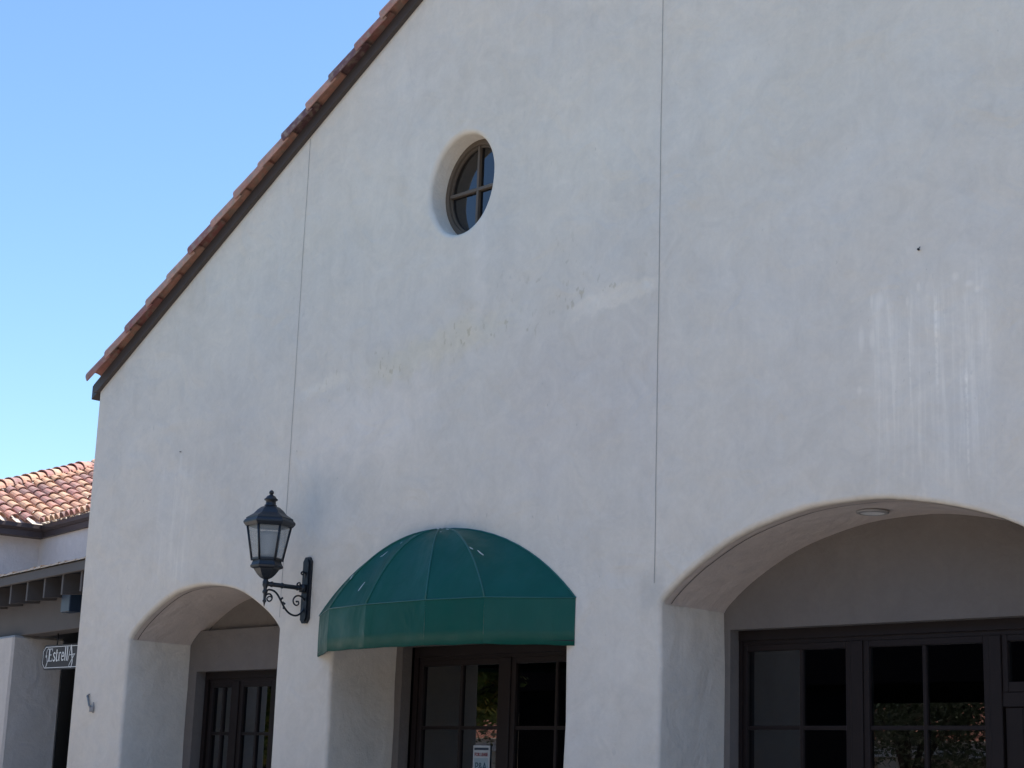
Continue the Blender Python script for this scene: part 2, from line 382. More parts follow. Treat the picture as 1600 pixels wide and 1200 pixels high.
# control joints: fine beads standing in the plaster
def joint(x, z0, z1, ww=.006):
    j = MB(); n = 30; L = []; Rr_ = []
    for k in range(n+1):
        z = z0+(z1-z0)*k/n; xx = x+.004*noise.noise(Vector((x, 0, z*1.7)))
        L.append((xx-ww/2, -.0025, z)); Rr_.append((xx+ww/2, -.0025, z))
    j.rings([L, Rr_], smooth=False, closed=False)
    j.build('control_joint', M['joint'], B)
joint(-13.117, 3.10, ZE+SL*(-13.117-XL)-.02); joint(-8.495, 3.155, ZE+SL*(-8.495-XL)-.02, .0065)
# paint skin of the soffit: warm strip following each arch, with its groove
def soffit(cx, hw, spring, rise, eb, y0, y1, gy):
    pts = [wob(p) for p in archpoly(cx, hw, spring, rise, eb)][7:-7]
    pts = [(x+(cx-x)*.003, z-.003) for x, z in pts]
    s = MB(); s.rings([[(x, y, z) for x, z in pts] for y in (y0, (y0+y1)/2, y1)], closed=False); s.build('soffit', M['soffit'], B)
    q = [(x+(cx-x)*.004, z-.006) for x, z in pts][1:int(len(pts)*.62)]
    gm = MB(); gm.rings([[(x, gy-.004, z) for x, z in q], [(x, gy+.004, z) for x, z in q]], closed=False); gm.build('drip_groove', M['groove'], B)
soffit(-14.40, 1.275, 2.985, .495, .14, .05, .92, .105); soffit(-6.70, 1.735, 3.005, .62, .18, .05, .80, .115)
# rake fascia
fm = MB()
zb = lambda x: ZE+SL*(x-XL)
H = .13
fm.prism([(-16.743, 5.775), (-16.743, zb(-16.743)+H), (XP, ZP+H), (XP, ZP+.0), (XL, ZE-.002)], -.05, -.001)
fm.prism([(2*XP+16.743, 5.775), (2*XP+16.743, zb(-16.743)+H), (XP+.001, ZP+H), (XP+.001, ZP), (XR, ZE-.002)], -.05, -.001)
fm.build('rake_fascia', M['fascia'], B)
# roof deck
rd = MB()
for sg in (1, -1):
    f_ = (lambda x: x) if sg == 1 else (lambda x: 2*XP-x)
    rd.prism([(f_(-16.80), zb(-16.80)+.003), (f_(-16.80), zb(-16.80)+.155), (f_(XP), ZP+.155), (f_(XP), ZP+.003)], -.03, 16.1)
rd.build('roof_deck', M['brown'], B)
# barrel tiles
def barrel(mb, base, ax, side, nrm, L, r0, r1, lift0=.0, lift1=.0, th=.014, n=8, arc=math.pi):
    """cover tile: base = lower end centre; ax up-slope; r0 lower radius, r1 upper radius"""
    base = Vector(base); rings = []
    for (t, r, lf) in ((0, r0, lift0), (1, r1, lift1)):
        c = base+ax*(L*t)+nrm*lf
        rings.append([c+side*(math.cos(math.pi/2-arc/2+arc*k/n)*r)+nrm*(math.sin(math.pi/2-arc/2+arc*k/n)*r) for k in range(n+1)])
    inn = []
    for (t, r, lf) in ((0, r0-th, lift0), (1, r1-th, lift1)):
        c = base+ax*(L*t)+nrm*lf
        inn.append([c+side*(math.cos(math.pi/2-arc/2+arc*k/n)*r)+nrm*(math.sin(math.pi/2-arc/2+arc*k/n)*r) for k in range(n+1)])
    vs = rings[0]+rings[1]+inn[0]+inn[1]; N = n+1; fs = []; 
    for k in range(n):
        fs += [(k, k+1, N+k+1, N+k), (2*N+k, 3*N+k, 3*N+k+1, 2*N+k+1), (k, 2*N+k, 2*N+k+1, k+1)]
    fs += [(0, N, 3*N, 2*N), (n, 2*N+n, 3*N+n, N+n)]
    mb.add(vs, fs, False)
ax = Vector((1, 0, SL)).normalized(); nr = Vector((-SL, 0, 1)).normalized(); sd_ = Vector((0, 1, 0))
axR = Vector((-1, 0, SL)).normalized(); nrR = Vector((SL, 0, 1)).normalized()
rk = MB(); ft = MB(); LS = (XP+16.82)/ax.x
rnd = random.Random(21)
for mir in (0, 1):
    A, Nn = (ax, nr) if not mir else (axR, nrR)
    s0 = Vector((-16.72, 0, zb(-16.72)+H+.005)) if not mir else Vector((2*XP+16.72, 0, zb(-16.72)+H+.005))
    k = 0; s = 0.0
    while s < LS-.1:
        e = .435+rnd.uniform(-.03, .03)
        barrel(rk, s0+A*(s+rnd.uniform(-.01, .01))+Vector((0, -.035+rnd.uniform(-.008, .008), 0))+Nn*.018, A, sd_, Nn, e+.06, .137, .118, .006, -.012, arc=math.pi*1.16, n=12)
        s += e
    for row in range(0, 12 if not mir else 6):
        y = .20+row*.215; s = .02*rnd.random()
        while s < LS-.1:
            e = .335+rnd.uniform(-.02, .02)
            barrel(ft, s0+A*(s+rnd.uniform(-.02, .02))+Vector((0, y+rnd.uniform(-.01, .01), 0))+Nn*(.095 if row < 1 else .02), A, sd_, Nn, e+.075, .098, .080, .012, -.012, n=6)
            s += e
rk.build('rake_tiles', M['rake'], B); ft.build('roof_tiles', M['rake'], B)
# weathered straw tufts caught in the tiles
tw = MB()
for px_, dz in ((-14.95, .33), (-12.28, .33), (-12.6, .33)):
    for k in range(4):
        p0 = Vector((px_+rnd.uniform(-.05, .05), .1, zb(px_)+dz)); tw.tube([p0, p0+Vector((-.05*rnd.random()-.02, 0, .05)), p0+Vector((-.12*rnd.random(), 0, .09+.04*rnd.random()))], .0022, 4)
tw.build('straw', simple('dry_straw', (.25, .2, .13), .9), B, kind='stuff')
# round window
def ring(mb, rh0, rv0, rh1, rv1, y0, y1, n=64):
    def e(rh, rv, y): return [(RC[0]-rh*math.cos(k*2*math.pi/n), y, RC[1]+rv*math.sin(k*2*math.pi/n)) for k in range(n)]
    mb.rings([e(rh0, rv0, y1), e(rh0, rv0, y0), e(rh1, rv1, y0), e(rh1, rv1, y1)], smooth=False)
rf = MB(); ring(rf, RH+.01, RV+.01, RH-.045, RV-.05, .20, .30); ring(rf, RH-.046, RV-.051, RH-.062, RV-.07, .225, .28)
RW = rf.build('round_window', M['tan'], B)
m_ = MB(); m_.box(RC[0]-.014, RC[0]+.014, .212, .262, RC[1]-RV+.05, RC[1]+RV-.05, .003); m_.build('muntin', M['tan'], RW)
m_ = MB(); m_.box(RC[0]-RH+.05, RC[0]+RH-.05, .209, .259, RC[1]-.016, RC[1]+.016, .003); m_.build('muntin', M['tan'], RW)
gp = MB(); gp.add([(RC[0]-(RH-.03)*math.cos(k*2*math.pi/48), .245, RC[1]+(RV-.03)*math.sin(k*2*math.pi/48)) for k in range(48)], [tuple(range(47, -1, -1))]); gp.build('pane', M['roundglass'], RW)
# dark rooms behind the glass
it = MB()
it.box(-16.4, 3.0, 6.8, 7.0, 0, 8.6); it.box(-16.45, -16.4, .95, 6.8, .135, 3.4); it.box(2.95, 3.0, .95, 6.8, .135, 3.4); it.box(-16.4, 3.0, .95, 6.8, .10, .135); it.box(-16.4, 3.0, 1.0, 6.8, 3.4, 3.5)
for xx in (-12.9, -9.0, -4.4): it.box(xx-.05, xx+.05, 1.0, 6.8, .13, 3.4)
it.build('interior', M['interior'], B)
# glazed door sets ---------------------------------------------------------
def sash(par, x0, x1, z0, z1, y, st=.075, vm=(), hm=(), name='window', mt=.016, gy=.03):
    f = MB(); yb = y+.05
    f.box(x0, x0+st, y, yb, z0, z1, .004); f.box(x1-st, x1, y, yb, z0, z1, .004)
    f.box(x0+st, x1-st, y+.001, yb, z1-st, z1, .004); f.box(x0+st, x1-st, y+.001, yb, z0, z0+st*1.6, .004)
    o = f.build(name, M['doorbrown'], par)
    for v in vm: a = MB(); a.box(v-mt, v+mt, y+.008, y+.045, z0+st*1.6, z1-st, .004); a.build('muntin', M['doorbrown'], o)
    for v in hm: a = MB(); a.box(x0+st, x1-st, y+.012, y+.044, v-mt, v+mt, .004); a.build('muntin', M['doorbrown'], o)
    p = MB(); p.add([(x0+st*.5, y+gy, z0+.03), (x1-st*.5, y+gy, z0+.03), (x1-st*.5, y+gy, z1-.03), (x0+st*.5, y+gy, z1-.03)], [(0, 1, 2, 3)]); p.build('pane', M['glass'], o)
    return o
HM = (2.12, 1.49, .86)
def header(x0, x1, z0, z1, y0, name='door_frame', posts=()):
    f = MB(); f.box(x0, x1, y0, y0+.13, z0, z1, .006)
    f.box(x0, x0+.06, y0+.004, y0+.12, .13, z0); f.box(x1-.06, x1, y0+.004, y0+.12, .13, z0)
    f.box(x0+.06, x1-.06, y0+.02, y0+.10, z0-.03, z0)
    for a, b in posts: f.box(a, b, y0+.006, y0+.12, .13, z0-.03, .005)
    return f.build(name, M['doorbrown'], B)
# wide arch: two windows and a door
header(-8.40, -5.0, 2.785, 2.90, .885, posts=((-7.345, -7.24), (-6.205, -6.11)))
sash(B, -8.355, -7.345, .16, 2.755, .905, .05, (-7.80,), HM)
sash(B, -7.24, -6.205, .16, 2.755, .905, .05, (-6.73,), HM)
sash(B, -6.11, -5.06, 2.36, 2.755, .905, .045, (), (), 'transom_window')
tm = MB(); tm.box(-6.11, -5.06, .90, .98, 2.26, 2.36, .004); tm.build('transom_bar', M['doorbrown'], B)
sash(B, -6.10, -5.07, .16, 2.258, .915, .13, (), (1.49, .86), 'door')
# awning opening
header(-12.18, -9.66, 2.765, 2.885, .885, posts=((-11.015, -10.905),))
sash(B, -12.12, -11.015, .16, 2.735, .905, .055, (-11.555,), HM)
sash(B, -10.905, -9.72, .16, 2.735, .905, .055, (-10.36,), HM)
# small arch door pair
header(-15.50, -13.18, 2.625, 2.735, .875, posts=((-14.99, -14.90), (-14.31, -14.22), (-13.70, -13.61)))
sash(B, -15.43, -14.99, .16, 2.60, .90, .06, (-15.20,), (2.06, 1.49, .86), 'door')
sash(B, -14.90, -14.31, .16, 2.60, .90, .06, (-14.60,), (2.06, 1.49, .86), 'door')
sash(B, -14.22, -13.70, .16, 2.60, .90, .06, (), (2.06, 1.49, .86), 'door')
sash(B, -13.61, -13.24, .16, 2.60, .90, .06, (), (2.06, 1.49, .86), 'door')
# sign taped behind the glass
sg = empty('lease_sign', (-11.26, .925, 1.5), 'small white and red for lease notice on the glass under the green awning', 'sign')
s = MB(); s.box(-11.37, -11.16, .922, .928, 1.68, 1.965); s.build('board', simple('sign_edge', (.42, .45, .46), .5), sg)
s = MB(); s.box(-11.355, -11.175, .919, .9215, 1.925, 1.945); s.build('dark_strip', M['navy'], sg)
s = MB(); s.box(-11.355, -11.175, .9195, .9216, 1.70, 1.855); s.build('lower_panel', simple('sign_pale_blue', (.27, .35, .38), .5), sg)
def text(body, size, loc, mat, par, name='lettering', ext=.001, sx=1.0, bold=.0):
    c = bpy.data.curves.new(name, 'FONT'); c.body = body; c.size = size; c.extrude = ext; c.align_x = 'CENTER'; c.offset = bold
    o = bpy.data.objects.new(name, c); COL.objects.link(o); o.location = loc; o.rotation_euler = (math.pi/2, 0, 0); o.scale = (sx, 1, 1)
    bpy.context.view_layer.update()
    dg = bpy.context.evaluated_depsgraph_get(); me = bpy.data.meshes.new_from_object(o.evaluated_get(dg)); me.transform(o.matrix_world); bpy.data.objects.remove(o)
    me.materials.clear(); me.materials.append(mat)
    o = bpy.data.objects.new(name, me); COL.objects.link(o); o.parent = par; o.matrix_parent_inverse = par.matrix_basis.inverted(); return o
text('FOR LEASE', .042, (-11.265, .9185, 1.872), simple('red_ink', (.24, .07, .08), .6, bump=0), sg, sx=.84, bold=.0012)
text('P&A', .105, (-11.265, .9175, 1.745), simple('teal_ink', (.03, .09, .12), .6, bump=0), sg, sx=.8)

# ------------------------------------------------------------------ awning
AW = empty('dome_awning', (-10.91, 0, 2.71), 'dark green vinyl dome awning over the middle door opening', 'awning')
AC, AH, AZ, AR, AD = -10.91, 1.605, 3.085, .675, .50
RrA = (AH*AH+AR*AR)/(2*AR)
def seg(s):  # s 0 apex .. 1 rim
    return math.sqrt(max(0, RrA*RrA-(s*AH)**2))-(RrA-AR)
cosr = [1, .61, .235, -.235, -.61, -1]
ribs = [(AC-AH*c, -AD*math.sqrt(max(0, 1-c*c))) for c in cosr]
aw = MB(); NS = 14
for i in range(5):
    P0, P1 = ribs[i], ribs[i+1]; grid = []
    for a in range(NS+1):
        sn = a/NS; row = []
        for b in range(7):
            t = b/6; px_ = P0[0]*(1-t)+P1[0]*t; py_ = P0[1]*(1-t)+P1[1]*t
            # fabric stretched between ribs: slight belly inward
            k = 1-.035*math.sin(math.pi*t)*math.sin(math.pi*sn*.9)
            row.append((AC+(px_-AC)*sn, py_*sn*1.0*k-.004, AZ+seg(sn)-.034*math.sin(math.pi*t)*math.sin(math.pi*min(1, sn)**1.7)))
        grid.append(row)
    aw.rings(grid, closed=False)
aw.build('canopy', M['vinyl'], AW)
va = MB()
for i in range(5):
    P0, P1 = ribs[i], ribs[i+1]; rows = []
    for zz, o_ in ((AZ-.002, 0), (AZ-.12, -.003), (AZ-.25, -.003), (2.716, 0), (2.712, .012), (2.75, .014)):
        rows.append([(P0[0]*(1-b/6)+P1[0]*b/6, (P0[1]*(1-b/6)+P1[1]*b/6)+o_*(1+.5*math.sin(b*2.1+i))-.004, zz+(.003*math.sin(b*1.7+i*2) if zz < 2.8 else 0)) for b in range(7)])
    va.rings(rows, closed=False)
va.build('valance', M['vinyl'], AW)
sm = MB()
for i in range(1, 5):
    P = ribs[i]; sm.tube([(AC+(P[0]-AC)*s/16, P[1]*s/16-.006, AZ+seg(s/16)+.001) for s in range(1, 17)], .007, 6)
sm.tube([(x, y-.006, AZ) for x, y in ribs], .006, 6)
sm.tube([(AC-AH*math.cos(math.pi*k/30), -.006, AZ+seg(abs(math.cos(math.pi*k/30)))) for k in range(31)], .008, 6)
sm.build('piping', M['vinylseam'], AW)
fr_ = MB(); fr_.tube([(x*.995+AC*.005, y*.96, 2.75) for x, y in ribs], .012, 6); fr_.build('hoop', M['iron'], AW)
bd = MB(); rb = random.Random(5)
def surf(th, sn):
    c = math.cos(th); return Vector((AC-AH*c*sn, -AD*math.sin(th)*sn-.012, AZ+seg(sn)+.004))
for th, sn in ((1.35, .12), (1.5, .1), (1.3, .32), (1.28, .36), (1.22, .45), (1.12, .62), (1.15, .58), (.72, .62), (1.9, .30), (2.25, .62), (2.32, .66), (.9, .78), (1.2, .86), (2.1, .2)):
    p = surf(th, sn); q = surf(th+rb.uniform(-.03, .03), sn+rb.uniform(.02, .06)); wv = Vector((rb.uniform(.006, .013), 0, .002))
    bd.add([p-wv*.4, p+wv*.5, q+wv, q-wv*.2, (p+q)/2-wv], [(0, 1, 2, 3, 4)])
bd.build('bird_droppings', simple('chalk_white', (.42, .48, .46), .9), AW, kind='stuff')

# ------------------------------------------------------------------ wall lantern
LX, LY = -12.72, -.49
L = empty('wall_lantern', (LX, 0, 3.34), 'black six-sided carriage lantern on a scrolled wall bracket beside the green awning', 'wall lamp')
ph = R(-7)
p_ = MB()
pl = [(-.030, 3.025), (.030, 3.025), (.058, 3.06), (.058, 3.60), (.030, 3.640), (-.030, 3.640), (-.058, 3.60), (-.058, 3.06)]
p_.prism([(LX+a, b) for a, b in pl], -.026, 0.0); p_.prism([(LX+a*.66, 3.332+(b-3.332)*.93) for a, b in pl], -.038, -.0255)
p_.build('backplate', M['iron'], L)
a_ = MB()
a_.tube([(LX, -.03, 3.338), (LX, -.10, 3.345), (LX, LY, 3.345)], .021, 10); a_.lathe([(.034, 3.31), (.034, 3.38)], (LX, -.06), 10)
for yy in (-.12, -.30, -.42): a_.tube([(LX, yy-.006, 3.345), (LX, yy+.006, 3.345)], .027, 10)
a_.build('arm', M['iron'], L)
Z2 = lambda Y: 4.20-(Y-118)*.00127
Y2 = lambda X: -(665-X)*.00148
def scroll(pts, r, nm='scroll'):
    s = MB(); c = interp([(LX, Y2(a), Z2(b)) for a, b in pts], 6); n = len(c)
    s.tube(c, [r*(.75+.35*math.sin(math.pi*i/n)) for i in range(n)], 7)
    for e in (c[0], c[-1]): s.lathe([(.001, e.z-r*1.25), (r*1.3, e.z-r*.6), (r*1.3, e.z+r*.6), (.001, e.z+r*1.25)], (e.x, e.y), 8)
    s.build(nm, M['iron'], L)
scroll([(385, 880), (368, 880), (352, 898), (368, 915), (388, 902), (390, 878), (372, 862), (348, 868), (338, 890), (350, 840), (375, 832), (405, 838), (432, 860), (460, 900), (492, 948), (530, 982), (575, 995), (615, 978), (640, 940), (648, 895), (630, 860), (600, 848), (572, 856), (556, 882), (562, 908), (582, 920), (600, 908), (596, 890), (584, 892)], .0085)
scroll([(618, 690), (608, 688), (606, 678), (618, 670), (634, 676), (642, 700), (646, 740), (640, 780), (622, 796), (598, 794), (580, 776), (584, 758), (600, 754), (604, 768)], .0085)
scroll([(690, 690), (665, 705), (650, 745), (660, 790), (690, 830)], .007); scroll([(690, 860), (655, 880), (642, 930), (660, 985), (690, 1020)], .007)
lf = MB()
for (X, Y) in ((462, 888), (478, 912), (485, 950), (470, 880), (490, 918)):
    c = (LX, Y2(X), Z2(Y)); lf.lathe([(.001, c[2]-.012), (.010, c[2]-.004), (.010, c[2]+.004), (.001, c[2]+.012)], c[:2], 6)
lf.build('scroll_leaf', M['iron'], L)
st = MB(); st.lathe([(.002, 3.135), (.008, 3.16), (.012, 3.175), (.020, 3.185), (.012, 3.20), (.014, 3.25), (.024, 3.262), (.024, 3.275), (.016, 3.29), (.019, 3.31), (.028, 3.33), (.028, 3.365), (.022, 3.375), (.024, 3.40)], (LX, LY), 12); st.build('stem', M['iron'], L)
bw = MB()
bw.lathe([(.024, 3.385), (.055, 3.40), (.085, 3.43), (.108, 3.462), (.115, 3.475)], (LX, LY), 6, ph, False)
bw.lathe([(.115, 3.475), (.146, 3.487), (.150, 3.505), (.142, 3.515), (.132, 3.54), (.130, 3.56)], (LX, LY), 6, ph, False)
bw.build('bowl', M['iron'], L)
r0, r1, z0, z1 = .138, .200, 3.56, 3.865
cg = MB()
for k in range(6):
    a = ph+k*math.pi/3; cg.tube([(LX+r0*math.cos(a), LY+r0*math.sin(a), z0-.01), (LX+r1*math.cos(a), LY+r1*math.sin(a), z1+.01)], .0115, 6)
cg.lathe([(r0-.012, z0-.005), (r0+.01, z0-.005), (r0+.010, z0+.014), (r0-.012, z0+.014)], (LX, LY), 6, ph, False)
cg.build('cage', M['iron'], L)
pn = MB()
for k in range(6):
    a, b = ph+k*math.pi/3, ph+(k+1)*math.pi/3
    q = lambda r, t, z: (LX+r*math.cos(t), LY+r*math.sin(t), z)
    pn.add([q(r0-.004, a, z0), q(r0-.004, b, z0), q(r1-.004, b, z1), q(r1-.004, a, z1)], [(0, 1, 2, 3)])
pn.build('glass_panes', M['frosted'], L)
lm = MB(); lm.lathe([(.05, 3.57), (.09, 3.585), (.095, 3.62), (.108, 3.77), (.108, 3.80), (.09, 3.815), (.04, 3.82)], (LX, LY), 16); lm.build('inner_globe', simple('milky_globe', (.42, .43, .42), .3, .05, 10, bump=0), L)
tp = MB()
tp.lathe([(.19, 3.862), (.215, 3.866), (.228, 3.882), (.238, 3.895), (.238, 3.910), (.226, 3.925), (.216, 3.932), (.216, 3.944), (.150, 3.985), (.118, 4.022), (.085, 4.048), (.055, 4.058)], (LX, LY), 6, ph, False)
tp.build('lantern_roof', M['iron'], L)
nk = MB(); nk.lathe([(.058, 4.055), (.058, 4.066), (.048, 4.075), (.047, 4.105), (.062, 4.112), (.064, 4.124), (.050, 4.132), (.040, 4.150), (.018, 4.162), (.012, 4.168)], (LX, LY), 16)
nk.build('neck', M['iron'], L)
fb = MB(); fb.lathe([(.004, 4.162), (.017, 4.170), (.023, 4.182), (.020, 4.196), (.010, 4.206), (.002, 4.209)], (LX, LY), 14); fb.build('finial', M['iron'], L)

# ------------------------------------------------------------------ recessed downlight in the wide soffit
DL = empty('recessed_downlight', (-6.83, .43, 3.60), 'round unlit recessed downlight in the soffit of the wide arch', 'ceiling light')
def tilt(ob): ob.rotation_euler = (0, R(1.5), 0)
zr = 3.612
d = MB(); d.lathe([(.092, zr+.012), (.112, zr+.006), (.114, zr-.004), (.098, zr-.010), (.086, zr-.006), (.080, zr+.004)], (-6.83, .43), 28); 
d = MB(); d.rings([[(-6.83+r*math.cos(k*math.pi/14), .43+r*math.sin(k*math.pi/14), z) for k in range(28)] for r, z in ((.118, zr+.004), (.116, zr-.006), (.092, zr-.012), (.088, zr-.004))]); d.build('trim_ring', M['whitering'], DL)
d = MB(); d.rings([[(-6.83+r*math.cos(k*math.pi/14), .43+r*math.sin(k*math.pi/14), z) for k in range(28)] for r, z in ((.089, zr-.006), (.078, zr-.0045), (.05, zr-.003), (.001, zr-.0025))]); d.build('reflector', M['steel'], DL)

# small hardware on the wall
hk = empty('wall_bracket', (-16.28, 0, 2.32), 'small grey broken bracket low on the left pier of the stucco wall', 'bracket')
b = MB(); b.tube([(-16.36, -.012, 2.415), (-16.30, -.02, 2.31), (-16.27, -.02, 2.29)], .012, 6); b.tube([(-16.37, -.012, 2.40), (-16.33, -.012, 2.425)], .008, 6)
b.build('clip', simple('aged_grey_metal', (.22, .22, .21), .6, .3, 40), hk)
b = MB(); b.box(-16.30, -16.22, -.02, 0, 2.24, 2.30, .008); b.tube([(-16.23, -.01, 2.23), (-16.215, -.02, 2.34)], .007, 6); b.build('base', simple('patch_plaster', (.28, .275, .27), .9, .25, 40), hk)
b = MB(); b.tube([(-6.14, 0.0, 5.335), (-6.135, -.02, 5.333)], .008, 8); b.tube([(-6.135, -.018, 5.333), (-6.115, -.025, 5.345)], .003, 6)
o = b.build('wall_bolt', M['iron']); o['label'] = 'tiny black bolt sticking out of the stucco high above the wide arch'; o['category'] = 'bolt'
b = MB(); b.tube([(-15.0, 0, 4.905), (-14.99, -.012, 4.905), (-14.965, -.012, 4.90)], .004, 6)
o = b.build('wall_hook', M['iron']); o['label'] = 'tiny dark hook on the stucco above the small left arch'; o['category'] = 'hook'

# ------------------------------------------------------------------ neighbouring tiled building (turned 9 degrees)
an = R(9); CX, CY = -25.014, 4.145
EX = Vector((math.cos(an), -math.sin(an), 0)); EY = Vector((math.sin(an), math.cos(an), 0)); C0 = Vector((CX, CY, 0))
def fr(lx, ly, z): return tuple(C0+EX*lx+EY*ly+Vector((0, 0, z)))
def frd(lx, ly, z): return EX*lx+EY*ly+Vector((0, 0, z))
NB = empty('tiled_building', fr(0, 0, 0), 'neighbouring building with sunlit clay barrel tile roof and grey timber lean-to', 'building')
n_ = MB()
# upper walls: east face (left part) and south face (right part)
n_.box(-7, -.32, -1.7, 6, 0, 5.36, fr=fr); n_.box(-.32, 6, .12, 6, 0, 5.36, fr=fr)
n_.build('wall', M['stucco2'], NB)
def strip(mb, prof, path):  # prof (outward, z) swept along two-segment eave
    mb.rings([[fr(*(p(o_, z))) for p in path] for o_, z in prof], smooth=False, closed=False)
e_ = MB()
# gutter: outward offset measured from the wall line to the yard
pathf = [lambda o_, z: (o_, -2.0-o_*0, z), lambda o_, z: (o_, -o_, z), lambda o_, z: (7, -o_, z)]
prof = [(-.33, 5.30), (-.06, 5.30), (-.06, 5.39), (-.035, 5.40), (-.03, 5.41), (.0, 5.43), (.0, 5.495), (-.02, 5.50), (-.02, 5.46), (-.10, 5.46)]
strip(e_, prof, pathf); e_.build('eave_fascia', M['eave'], NB)
PT = math.tan(R(22)); HL = 2.0
rdk = MB()
def east(lx, ly): return (lx, ly, 5.5-lx*PT-.02)
rdk.add([fr(*east(0, 0)), fr(*east(0, -HL)), fr(*east(-5, -HL+5)), fr(*east(-5, 5))], [(0, 1, 2, 3)])
rdk.add([fr(0, 0, 5.48), fr(6, 0, 5.48), fr(6, 5, 5.48+5*PT), fr(-5, 5, 5.48+5*PT)], [(0, 1, 2, 3)])
rdk.build('roof_deck', M['mortar'], NB)
rt = MB(); rn = random.Random(3)
axE = frd(-1, 0, PT).normalized(); nE = frd(PT, 0, 1).normalized()
axS = frd(0, 1, PT).normalized(); nS = frd(0, -PT, 1).normalized()
sp = .255; ex_ = .33
cs = math.cos(math.atan(PT))
for i in range(-8, 18):
    ly = i*sp+.05+rn.uniform(-.015, .015); j0 = max(0.0, ly)     # starts at the eave, or on the valley
    d0 = j0 + (.06 if ly > 0 else -.02); top = (ly+HL)
    if top < .3: continue
    s = d0/cs; 
    while s*cs < top-.10 and s*cs < 6:
        yy = ly+rn.uniform(-.018, .018)
        barrel(rt, Vector(fr(-s*cs, yy, 5.5+s*cs*PT))+nE*(.02+rn.uniform(0, .008)), axE, EY, nE, ex_+.07, .098, .078, .016, -.006, n=7)
        # pan tile edges between covers
        s += ex_+rn.uniform(-.012, .012)
rs = MB()
for i in range(0, 26):
    lx = i*sp*.82+.12
    s = -.03
    for j in range(12):
        # valley limit: lx > -ly
        barrel(rs, Vector(fr(lx+rn.uniform(-.01, .01), s*cs, 5.5+s*cs*PT))+nS*.02, axS, EX, nS, ex_+.07, .085, .07, .014, -.006, n=7); s += ex_
for i in range(1, 12):
    lx = -i*sp*.82+.12; s = (-lx+.10)/cs
    for j in range(8):
        barrel(rs, Vector(fr(lx, s*cs, 5.5+s*cs*PT))+nS*.02, axS, EX, nS, ex_+.07, .085, .07, .014, -.006, n=7); s += ex_
rt.build('roof_tiles', M['clay'], NB); rs.build('wing_roof_tiles', M['clay'], NB)
hp = MB(); axH = frd(-1, 1, PT).normalized(); nH = (Vector((0, 0, 1))-axH*axH.z).normalized(); sdH = axH.cross(nH).normalized(); s = -.2
while s < 6.5:
    barrel(hp, Vector(fr(0, -HL, 5.5))+axH*s+nH*(.055+rn.uniform(-.008, .008)), axH, sdH, nH, ex_+.09, .125, .10, .02, -.008, n=8); s += ex_+rn.uniform(-.015, .02)
hp.build('hip_tiles', M['clay'], NB)
mt = MB()
for k in range(34):   # lumpy mortar bed below hip and in the valley
    t_ = k*.09
    for (p, hh) in (((-t_, -HL+t_+.10, 5.5+t_*PT+.03), .05),):
        a0 = rn.uniform(.03, .055); mt.lathe([(a0*.3, fr(*p)[2]-.02), (a0, fr(*p)[2]), (a0*.7, fr(*p)[2]+a0*.7), (.004, fr(*p)[2]+a0*.9)], fr(*p)[:2], 6, rn.random())
    p = (-t_+rn.uniform(-.02, .05), t_+.03, 5.5+t_*PT+.02); a0 = rn.uniform(.03, .06)
    mt.lathe([(a0*.3, fr(*p)[2]-.02), (a0, fr(*p)[2]), (a0*.7, fr(*p)[2]+a0*.5), (.004, fr(*p)[2]+a0*.6)], fr(*p)[:2], 6, rn.random())
mt.build('mortar', M['mortar'], NB, kind='stuff')
# timber lean-to in front
O2 = Vector((-21.42, 1.85, 0))
def f2(lx, ly, z): return tuple(O2+EX*lx+EY*ly+Vector((0, 0, z)))
pm = MB(); pm.box(-2.4, 0, 0, .74, .1, 3.40, .03, fr=f2); pm.build('pillar', M['pillar'], NB)
bm_ = MB(); bm_.box(-3, 4.35, .12, .40, 3.40, 3.90, .008, fr=f2); bm_.build('beam', M['greybrown'], NB)
for i in range(-4, 7):
    r_ = MB(); r_.box(i*.60-.12, i*.60-.065, -.28, 3.2, 3.76, 4.02, .004, fr=lambda a, b_, c: f2(a, b_, c+.12*(b_+.28)/1.2)); r_.build('rafter', M['greybrown'], NB)
fa = MB(); fa.box(-3, 4.35, -.34, -.285, 4.005, 4.125, .006, fr=f2); fa.build('lean_to_fascia', M['greybrown'], NB)
dk = MB(); dk.box(-3, 4.35, -.28, 3.6, 4.022, 4.05, fr=lambda a, b_, c: f2(a, b_, c+.12*(b_+.28)/1.2)); dk.build('lean_to_deck', M['interior'], NB)  # near-black colour stands in for the shade between the rafters
tl = MB(); xk = -3.0; rq = random.Random(9)
while xk < 4.1:
    wl = rq.uniform(.20, .36); tlt = rq.uniform(0.0, .02)
    tl.add([f2(xk, -.37, 4.127), f2(xk+wl-.01, -.37, 4.133), f2(xk+wl-.01, -.37, 4.150+tlt), f2(xk, -.37, 4.140), f2(xk, 2.5, 4.43), f2(xk+wl-.01, 2.5, 4.44)], [(0, 1, 2, 3), (3, 2, 5, 4)]); xk += wl
tl.build('lean_to_tiles', simple('pale_clay', (.52, .43, .34), .85, .2, 5), NB)
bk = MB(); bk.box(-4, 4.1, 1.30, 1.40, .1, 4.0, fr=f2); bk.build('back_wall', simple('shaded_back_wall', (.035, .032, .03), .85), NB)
dd = MB(); dd.box(.02, .30, 1.22, 1.29, 2.3, 3.38, .01, fr=f2); dd.build('doorway', M['navy'], NB)
